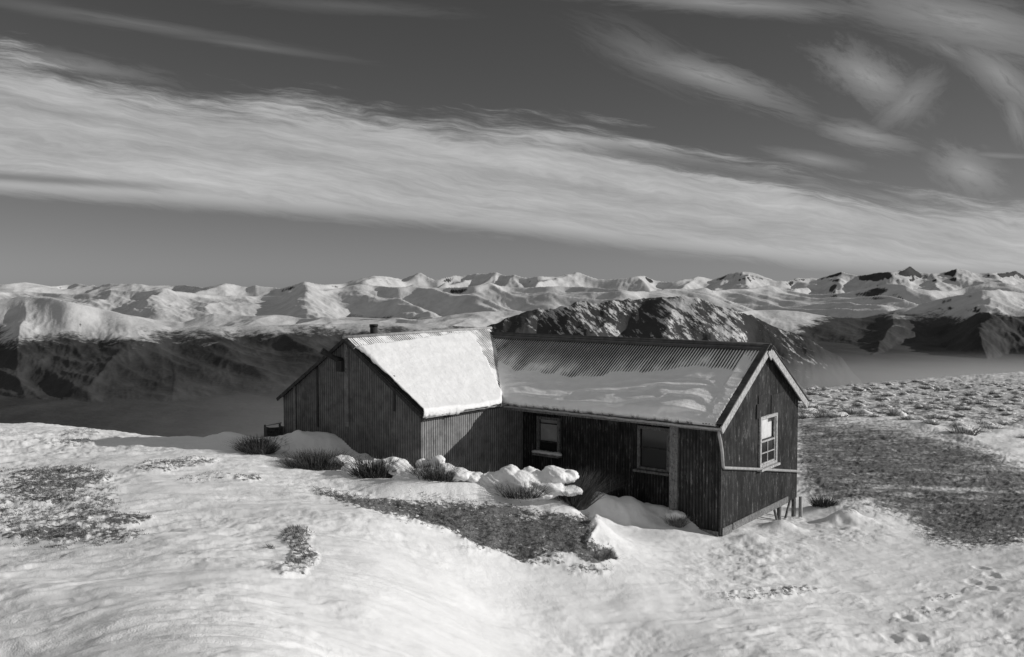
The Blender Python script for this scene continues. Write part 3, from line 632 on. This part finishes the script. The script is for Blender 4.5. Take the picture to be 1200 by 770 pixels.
# tussocks on the shoulder: a few prototypes, then copies
protos = []
def tussock(seed):
    root = empty('snowy_tussock', (0, 0, 0)); V, Fc = blades(150, .42, .34, .035, 1.0, seed, .5)
    link('tuft', mesh_np('tuft', V, Fc, False), M_tuft, root)
    bm_l = [(0.12, .14, .12, .30, .24, .12), (.26, .18, .06, .30, .24, .11)]
    lump('snow_cap', bm_l, M_snow, .05, .10, 3, seed, root); return root
TL = 'snow capped tussock on the windswept shoulder to the right of the hut'
cand = []
r_ = np.random.default_rng(3); tries = 0
while len(cand) < 240 and tries < 60000:
    tries += 1; px = r_.uniform(935, 1215); dd = 36+50*r_.uniform(0, 1)**1.3; x = (px-600)/F*dd
    z = float(base_z(np.array([x]), np.array([dd]))[0]); u, v = proj(x, dd, z)
    lipy = 493+max(0, u-1060)*.30
    if v > lipy-1 or v < 448: continue
    near_lip = math.exp(-((lipy-v)/9)**2)
    if r_.uniform() > .35+.65*near_lip: continue
    if any((x-a)**2+(dd-b)**2 < 1.0 for a, b in cand): continue
    cand.append((x, dd))
cz_ = near_z(np.array([a for a, b in cand]), np.array([b for a, b in cand]))
protos = [tussock(400+i) for i in range(5)]; used = set()
for i, (x, y) in enumerate(cand):
    k = i % 5
    if k not in used: r = protos[k]; used.add(k)
    else:
        r = protos[k].copy(); COL.objects.link(r)
        for ch in protos[k].children:
            c_ = ch.copy(); COL.objects.link(c_); c_.parent = r
    u, v = proj(x, y, cz_[i]); s = r_.uniform(.5, 1.15)*(1.2 if (490+max(0, u-1050)*.3)-v < 12 else .9)
    r.location = (x, y, cz_[i]-.04); r.rotation_euler = (0, 0, r_.uniform(-.5, .5)); r.scale = (s*r_.uniform(.8, 1.5), s, s*r_.uniform(.65, 1.1))
    tag(r, TL, 'tussock', 'snow capped tussocks dotting the right shoulder')

def bush(name, px, py, d, rad, h, n, wid, caps, label, seed, lean=.7, cat='shrub', mat=M_bush, sink=.05, tip=None):
    w = at_depth(px, py, d); z = gz(w[0], w[1]); root = empty(name, (w[0], w[1], z-sink)); V, Fc = blades(n, rad, h, wid, lean, seed)
    if tip: V = V+np.array([[tip[0], tip[1], 0]])*np.clip(V[:, 2:3]/h, 0, 1)**2
    link('foliage', mesh_np('foliage', V, Fc, False), mat, root)
    if caps: lump('snow_cap', caps, M_snow, .025, .08, 3.2, seed, root)
    return tag(root, label, cat)
bush('dry_shrub', 303, 533, 21.5, .6, .42, 1200, .018, [(.35,.2,.1,.3,.25,.16)], 'small dark shrub at the left corner of the hut', 1, .9)
bush('dry_shrub', 370, 547, 20.3, .95, .42, 2000, .018, [(.55,.1,.12,.3,.25,.16), (-.6,.2,.08,.3,.2,.12)], 'wide low dark shrub beside the drift at the broad end wall', 2, 1.0)
bush('speargrass', 438, 555, 19.2, .55, .48, 650, .03, [(.5,.0,.22,.30,.28,.16), (.75,-.1,.10,.28,.25,.16), (-.5,.1,.1,.2,.25,.2), (.3,.35,.25,.4,.2,.12)], 'spiky dark speargrass clump with snow on its right side', 3, .8, 'grass clump')
bush('snow_laden_shrub', 512, 572, 18.3, .62, .44, 1100, .016, [(.1,0,.18,.28,.25,.14), (.42,-.05,.12,.25,.22,.13), (-.25,.0,.10,.3,.25,.13), (-.62,-.05,.06,.25,.2,.1), (.72,0,.06,.2,.2,.1), (-.02,.2,.34,.16,.14,.1), (-.3,.2,.3,.12,.12,.09)], 'knobbly snow covered shrub left of the big snow laden bush', 4)
bush('snow_laden_shrub', 612, 585, 18.35, .85, .40, 1200, .015,
     [(-.75,0,.14,.30,.26,.22), (-.48,-.05,.28,.30,.25,.18), (-.25,.0,.34,.22,.28,.22), (-.05,-.1,.22,.35,.3,.25), (.3,.0,.22,.35,.3,.22), (.18,.15,.34,.25,.2,.14), (.62,.0,.36,.30,.28,.17), (.88,.05,.34,.24,.22,.13), (.55,-.12,.14,.3,.22,.16), (.9,-.1,.08,.28,.18,.09), (-.6,-.15,.05,.3,.2,.12), (.1,-.2,.05,.6,.2,.12), (-.1,.0,.05,.85,.35,.22), (.2,-.05,.2,.6,.25,.18)],
     'large bush buried in pillowy snow in front of the shaded window', 5, 1.1)
bush('arching_shrub', 672, 588, 18.7, .48, .80, 1700, .012, None, 'grey arching leafless shrub right of the pillowy snow bush', 6, .75, tip=(.12, 0))
bush('tussock_grass', 793, 618, 20.4, .26, .30, 420, .015, [(.02,.12,.20,.22,.16,.10)], 'small grass clump with snow hat at the foot of the pale post', 7, .8, 'grass clump', M_tuft)
bush('tussock_grass', 965, 606, 24.6, .4, .35, 500, .02, None, 'dark grass clump just behind the right corner of the hut', 8, .8, 'grass clump', M_bush)
bush('tussock_grass', 705, 655, 16.3, .3, .2, 500, .012, None, 'trailing grass clump at the right foot of the turf bank', 9, 1.1, 'grass clump', M_tuft)
for i, (px, lab) in enumerate(((470, 'single tall weed stalks against the broad end wall near its right edge'), (575, 'thin weed stalks in front of the sunlit side wall'))):
    w = at_depth(px, 560 if i == 0 else 570, 19.8 if i == 0 else 18.9); z = gz(w[0], w[1]); V, Fc = blades(14 if i else 45, .3, .55, .008, .5, 30+i); o = link('weed_stalks', mesh_np('weed_stalks', V, Fc, False), M_tuft); o.location = (w[0], w[1], z); tag(o, lab, 'weeds')

# grass: blades on the turf
def scatter_grass():
    r = np.random.default_rng(12); n = 900000; u = r.uniform(-.58, .58, n); y = np.exp(r.uniform(math.log(8), math.log(34), n)); x = u*y; z = base_z(x, y); g = grass_dark_mask(x, y, z)
    keep = (g+fbm(x*1.5, y*1.5, 3, 220)*.65+fbm(x*6, y*6, 3, 221)*.55 > r.uniform(.40, .60, n)); pu, pv = proj(x, y, z); right = pu > 800
    keep &= (~right) | (r.uniform(0, 1, n) < .12); x, y = x[keep], y[keep]; pu = pu[keep]
    m = min(len(x), 90000); sel = r.permutation(len(x))[:m]; x, y, pu = x[sel], y[sel], pu[sel]; z = near_z(x, y); n = m
    bk = (pu > 360) & (pu < 735); h = r.uniform(.03, .085, n)*np.where(pu < 300, .6, 1)*np.where(pu > 800, .6, 1)*np.where((pu > 360) & (pu < 730), 1.25, .8); a = r.uniform(0, 2*np.pi, n); wd = .006+.004*r.uniform(0, 1, n)*1; lx_ = r.normal(-.3, .5, n)*h; ly_ = r.normal(0, .4, n)*h
    b = np.stack([x, y, z-.01], 1); dx = np.stack([np.cos(a)*wd, np.sin(a)*wd, 0*a], 1); ly_ = np.where(bk, -h*r.uniform(.3, 1.6, n), ly_); tip = b+np.stack([lx_, ly_, np.where(bk, h*r.uniform(-.2, .8, n), h)], 1)
    V = np.stack([b-dx, b+dx, tip], 1).reshape(-1, 3); Fc = np.arange(3*n).reshape(-1, 3)
    o = link('turf_grass', mesh_np('turf_grass', V, Fc, False), M_tuft); o['kind'] = 'stuff'; tag(o, 'short dry grass showing through the snow on the banks', 'grass')
scatter_grass()

# bin/crate at the left corner of the hut
w = at_depth(321, 517, 24.2)
cr = empty('crate', (w[0], w[1], w[2]), .4); tag(cr, 'small dark slatted crate beside the far left corner of the hut', 'crate')
boxes('side_panel', [((0, -.19, .19+.08*k), (.40, .03, .076), None) for k in range(-2, 3)]+[((-.19, 0, .19+.08*k), (.03, .36, .07), None) for k in range(-2, 3)]+[((.19, 0, .19+.08*k), (.03, .36, .07), None) for k in range(-2, 3)], M_dark, cr, .004)
for sx_ in (-1, 1):
    for sy_ in (-1, 1): boxes('corner_post', [((sx_*.19, sy_*.22, .2), (.05, .04, .42), None)], M_dark, cr, .004)
tube('rail', [(-.2, 0, .42), (.2, 0, .47)], .018, M_pipe, cr)

# stones
def stone(px, py, d, r, label, seed):
    w = at_depth(px, py, d); z = gz(w[0], w[1]); o = lump('stone', [(0, 0, 0, r, r*.8, r*.7), (r*.4, r*.1, -.02, r*.7, r*.6, r*.5)], M_stone, r/8, r*.35, 2/r*.6, seed); o.location = (w[0], w[1], z+r*.1); tag(o, label, 'stone')

# ------------------------------------------------------------ drifting snow in the valley mouths
def mist(name, loc, sc, dens, label):
    bm = bmesh.new(); bmesh.ops.create_icosphere(bm, subdivisions=4, radius=1); me = bpy.data.meshes.new(name); bm.to_mesh(me); bm.free()
    m = bpy.data.materials.new(name); m.use_nodes = True; t = N(m.node_tree); t.n.clear(); out = t.new('ShaderNodeOutputMaterial'); v = t.new('ShaderNodeVolumePrincipled'); v.inputs['Color'].default_value = (.95, .95, .95, 1)
    g_ = t.new('ShaderNodeTexCoord').outputs['Object']; ln = t.new('ShaderNodeVectorMath', operation='LENGTH'); t.l.new(g_, ln.inputs[0]); q = t.sub(1., ln.outputs['Value']); t.put(v.inputs['Density'], t.mul(t.mul(q, q), dens)); v.inputs['Anisotropy'].default_value = .2
    t.l.new(v.outputs[0], out.inputs['Volume']); o = link(name, me, m); o.location = loc; o.scale = sc; o['kind'] = 'stuff'; tag(o, label, 'drifting snow'); return o
mist('spindrift', (165, 270, -25.5), (170, 110, 9.5), .030, 'pale veil of drifting snow behind the tussock covered shoulder')
mist('spindrift', (-85, 520, -88), (190, 260, 60), .0032, 'faint veil of drifting snow beyond the left corner of the hut')

# ------------------------------------------------------------ light
EL_SUN = None
n1 = Vector((CR, SR, 0)); B = Vector((-SR, CR, 0))
sh = (n1*.80+B*.60).normalized(); swB = sh.dot(B); elev = math.atan(.60*swB)
sd = Vector((sh.x*math.cos(elev), sh.y*math.cos(elev), math.sin(elev)))
sl = bpy.data.lights.new('sun', 'SUN'); sl.energy = 3.6; sl.angle = math.radians(.5); sl.color = (1, .985, .97); so = bpy.data.objects.new('sun', sl); COL.objects.link(so); so.rotation_euler = sd.to_track_quat('Z', 'Y').to_euler()
print('sun elev', math.degrees(elev), 'dir', sd)

W_ = bpy.data.worlds.new('World'); S.world = W_; W_.use_nodes = True; t = N(W_.node_tree); t.n.clear()
out = t.new('ShaderNodeOutputWorld'); bg = t.new('ShaderNodeBackground'); t.l.new(bg.outputs[0], out.inputs[0])
sky = t.new('ShaderNodeTexSky', sky_type='NISHITA'); sky.sun_disc = False; sky.sun_elevation = elev; sky.sun_rotation = math.atan2(sd.x, sd.y); sky.altitude = 1500; sky.air_density = 1; sky.dust_density = .6; sky.ozone_density = 1
sep = t.new('ShaderNodeSeparateColor'); t.l.new(sky.outputs[0], sep.inputs[0]); base = t.add(t.mul(sep.outputs[0], .8), t.mul(sep.outputs[1], .2))
d = t.new('ShaderNodeTexCoord').outputs['Generated']; x, y, z = t.xyz(d)
yy = t.m('MAXIMUM', t.m('ABSOLUTE', y), .2)
U = t.add(600., t.mul(t.m('DIVIDE', x, yy), F)); V = t.sub(330.6, t.mul(t.m('DIVIDE', z, yy), F))
def rot(cx, cy, deg): 
    a = math.radians(deg); du = t.sub(U, cx); dv = t.sub(V, cy); return t.add(t.mul(du, math.cos(a)), t.mul(dv, math.sin(a))), t.sub(t.mul(dv, math.cos(a)), t.mul(du, math.sin(a)))
def fcurve(u, pts, lo=-600., hi=1800., vmax=500.):
    n = t.new('ShaderNodeFloatCurve'); cv = n.mapping.curves[0]; P_ = [((a-lo)/(hi-lo), b/vmax) for a, b in pts]
    while len(cv.points) < len(P_): cv.points.new(.5, .5)
    for q, p_ in zip(cv.points, P_): q.location = p_
    n.mapping.update(); t.put(n.inputs['Value'], t.lin(lo, hi, u)); return t.mul(n.outputs[0], vmax)
wa, wb = rot(600, 200, 9.)
warpn = t.sub(t.noise(t.vec(t.mul(wa, .004), t.mul(wb, .012)), 1., 4, .6), .5); wv = t.mul(warpn, 60.)
s1 = t.noise(t.vec(t.mul(wa, .0045), t.mul(t.add(wb, t.mul(wv, .8)), .05)), 1., 10, .72)
s2 = t.noise(t.vec(t.mul(wa, .0016), t.mul(t.add(wb, wv), .013), 4.), 1., 5, .6)
top = fcurve(U, [(-600,20),(0,52),(150,88),(350,104),(600,135),(700,142),(850,182),(1000,212),(1200,232),(1800,300)])
bot = fcurve(U, [(-600,180),(0,222),(250,238),(600,268),(850,296),(1000,312),(1200,322),(1800,330)])
Vt = t.add(V, t.mul(t.sub(s1, .5), 110.)); Vt = t.add(Vt, t.mul(warpn, 40.))
inband = t.mul(t.ss(0., 42., t.sub(Vt, top)), t.sub(1., t.ss(-10., 14., t.sub(t.add(V, t.mul(t.sub(s1, .5), 36.)), bot))))
dens = t.mul(inband, t.add(.50, t.mul(t.ss(.25, .75, t.add(t.mul(s1, .5), t.mul(s2, .5))), .55)))
gap = t.mul(t.ss(10., 0., t.m('ABSOLUTE', t.sub(V, t.add(208., t.mul(U, .06))))), t.ss(330., 60., U)); dens = t.mul(dens, t.sub(1., t.mul(gap, .75)))
# narrow dark streak lines inside the band, right of centre
ga, gb = rot(880, 208, 10.); dk = t.mul(t.ss(13., 2., t.m('ABSOLUTE', t.add(gb, t.mul(t.sub(s1, .5), 40.)))), t.ss(260., 120., t.m('ABSOLUTE', ga))); dens = t.mul(dens, t.sub(1., t.mul(dk, .7)))
fs = t.noise(t.vec(t.mul(wa, .006), t.mul(wb, .06), 9.), 1., 6, .7)
def wisp(cx, cy, deg, rx, ry, amp, sa=.012, sb=.10, seed=0., curl=0.):
    global dens
    a, b = rot(cx, cy, deg); b = t.add(b, t.mul(t.mul(a, a), curl)); q = t.m('SQRT', t.add(t.m('POWER', t.m('DIVIDE', t.m('ABSOLUTE', a), rx), 2.), t.m('POWER', t.m('DIVIDE', t.m('ABSOLUTE', b), ry), 2.)))
    n = t.noise(t.vec(t.mul(a, sa), t.mul(t.add(b, t.mul(warpn, 50.)), sb), seed), 1., 9, .74); q = t.add(q, t.mul(t.sub(n, .5), 2.6))
    e = t.mul(t.ss(1.25, -.1, q), t.mul(amp, t.add(.35, t.mul(t.ss(.3, .75, n), .9)))); dens = t.m('MAXIMUM', dens, e)
wisp(835, 95, 17, 120, 22, .62, seed=1., curl=-.0004); wisp(760, 70, 25, 90, 30, .25, seed=2.); wisp(1015, 95, 28, 75, 32, .62, .02, .05, 3.); wisp(1060, 120, -40, 50, 26, .45, .02, .06, 4.)
wisp(1010, 162, 12, 65, 16, .62, seed=5.); wisp(1130, 200, 25, 50, 26, .60, .02, .06, 6.); wisp(950, 188, 10, 60, 10, .45, seed=7.); wisp(1170, 95, 38, 90, 26, .55, seed=8.); wisp(1185, 140, 70, 40, 14, .4, seed=9.)
wisp(1120, 30, 14, 190, 42, .60, .006, .04, 10.); wisp(850, 10, 4, 200, 14, .55, .006, .06, 11.); wisp(150, 30, 9, 230, 9, .22, .004, .1, 12.); wisp(300, 58, 8, 120, 6, .20, .004, .1, 13.); wisp(1170, 184, 3, 60, 4, .3, seed=14.); wisp(400, 12, 4, 150, 10, .15, seed=15.); wisp(90, 78, 10, 130, 14, .4, seed=17.)
wisp(1100, 60, 30, 60, 10, .35, seed=18.)
dens = t.m('MINIMUM', dens, 1.)
up_ = t.ss(-.02, .02, z)
over = t.mul(t.ss(.42, .75, z), .42); back = t.mul(t.ss(.1, -.4, y), t.ss(.0, .2, z)); veil = t.m('MAXIMUM', over, t.mul(back, .36)); dens = t.m('MAXIMUM', dens, veil)      # unseen bright cloud overhead and behind, added as fill for shaded snow
CLOUD = 5.6; SK = .43
skyv = t.mul(base, SK)
val = t.mix(t.mul(dens, up_), skyv, t.mul(t.add(CLOUD, t.mul(veil, 1.5)), t.lin(.25, .75, s1, .78, 1.16)))
t.put(bg.inputs[0], val); bg.inputs[1].default_value = .09

# ------------------------------------------------------------ camera
cd = bpy.data.cameras.new('cam'); cam = bpy.data.objects.new('camera', cd); COL.objects.link(cam); cam.location = (0, 0, CAMH); cam.rotation_euler = (math.pi/2-PH, 0, 0)
cd.sensor_width = 36; cd.sensor_fit = 'HORIZONTAL'; cd.lens = 36*F/1200; cd.clip_start = .1; cd.clip_end = 120000; S.camera = cam
S.render.resolution_x = 1024; S.render.resolution_y = 657
S.view_settings.view_transform = 'Standard'; S.view_settings.look = 'None'; S.view_settings.exposure = 0; S.view_settings.gamma = 1
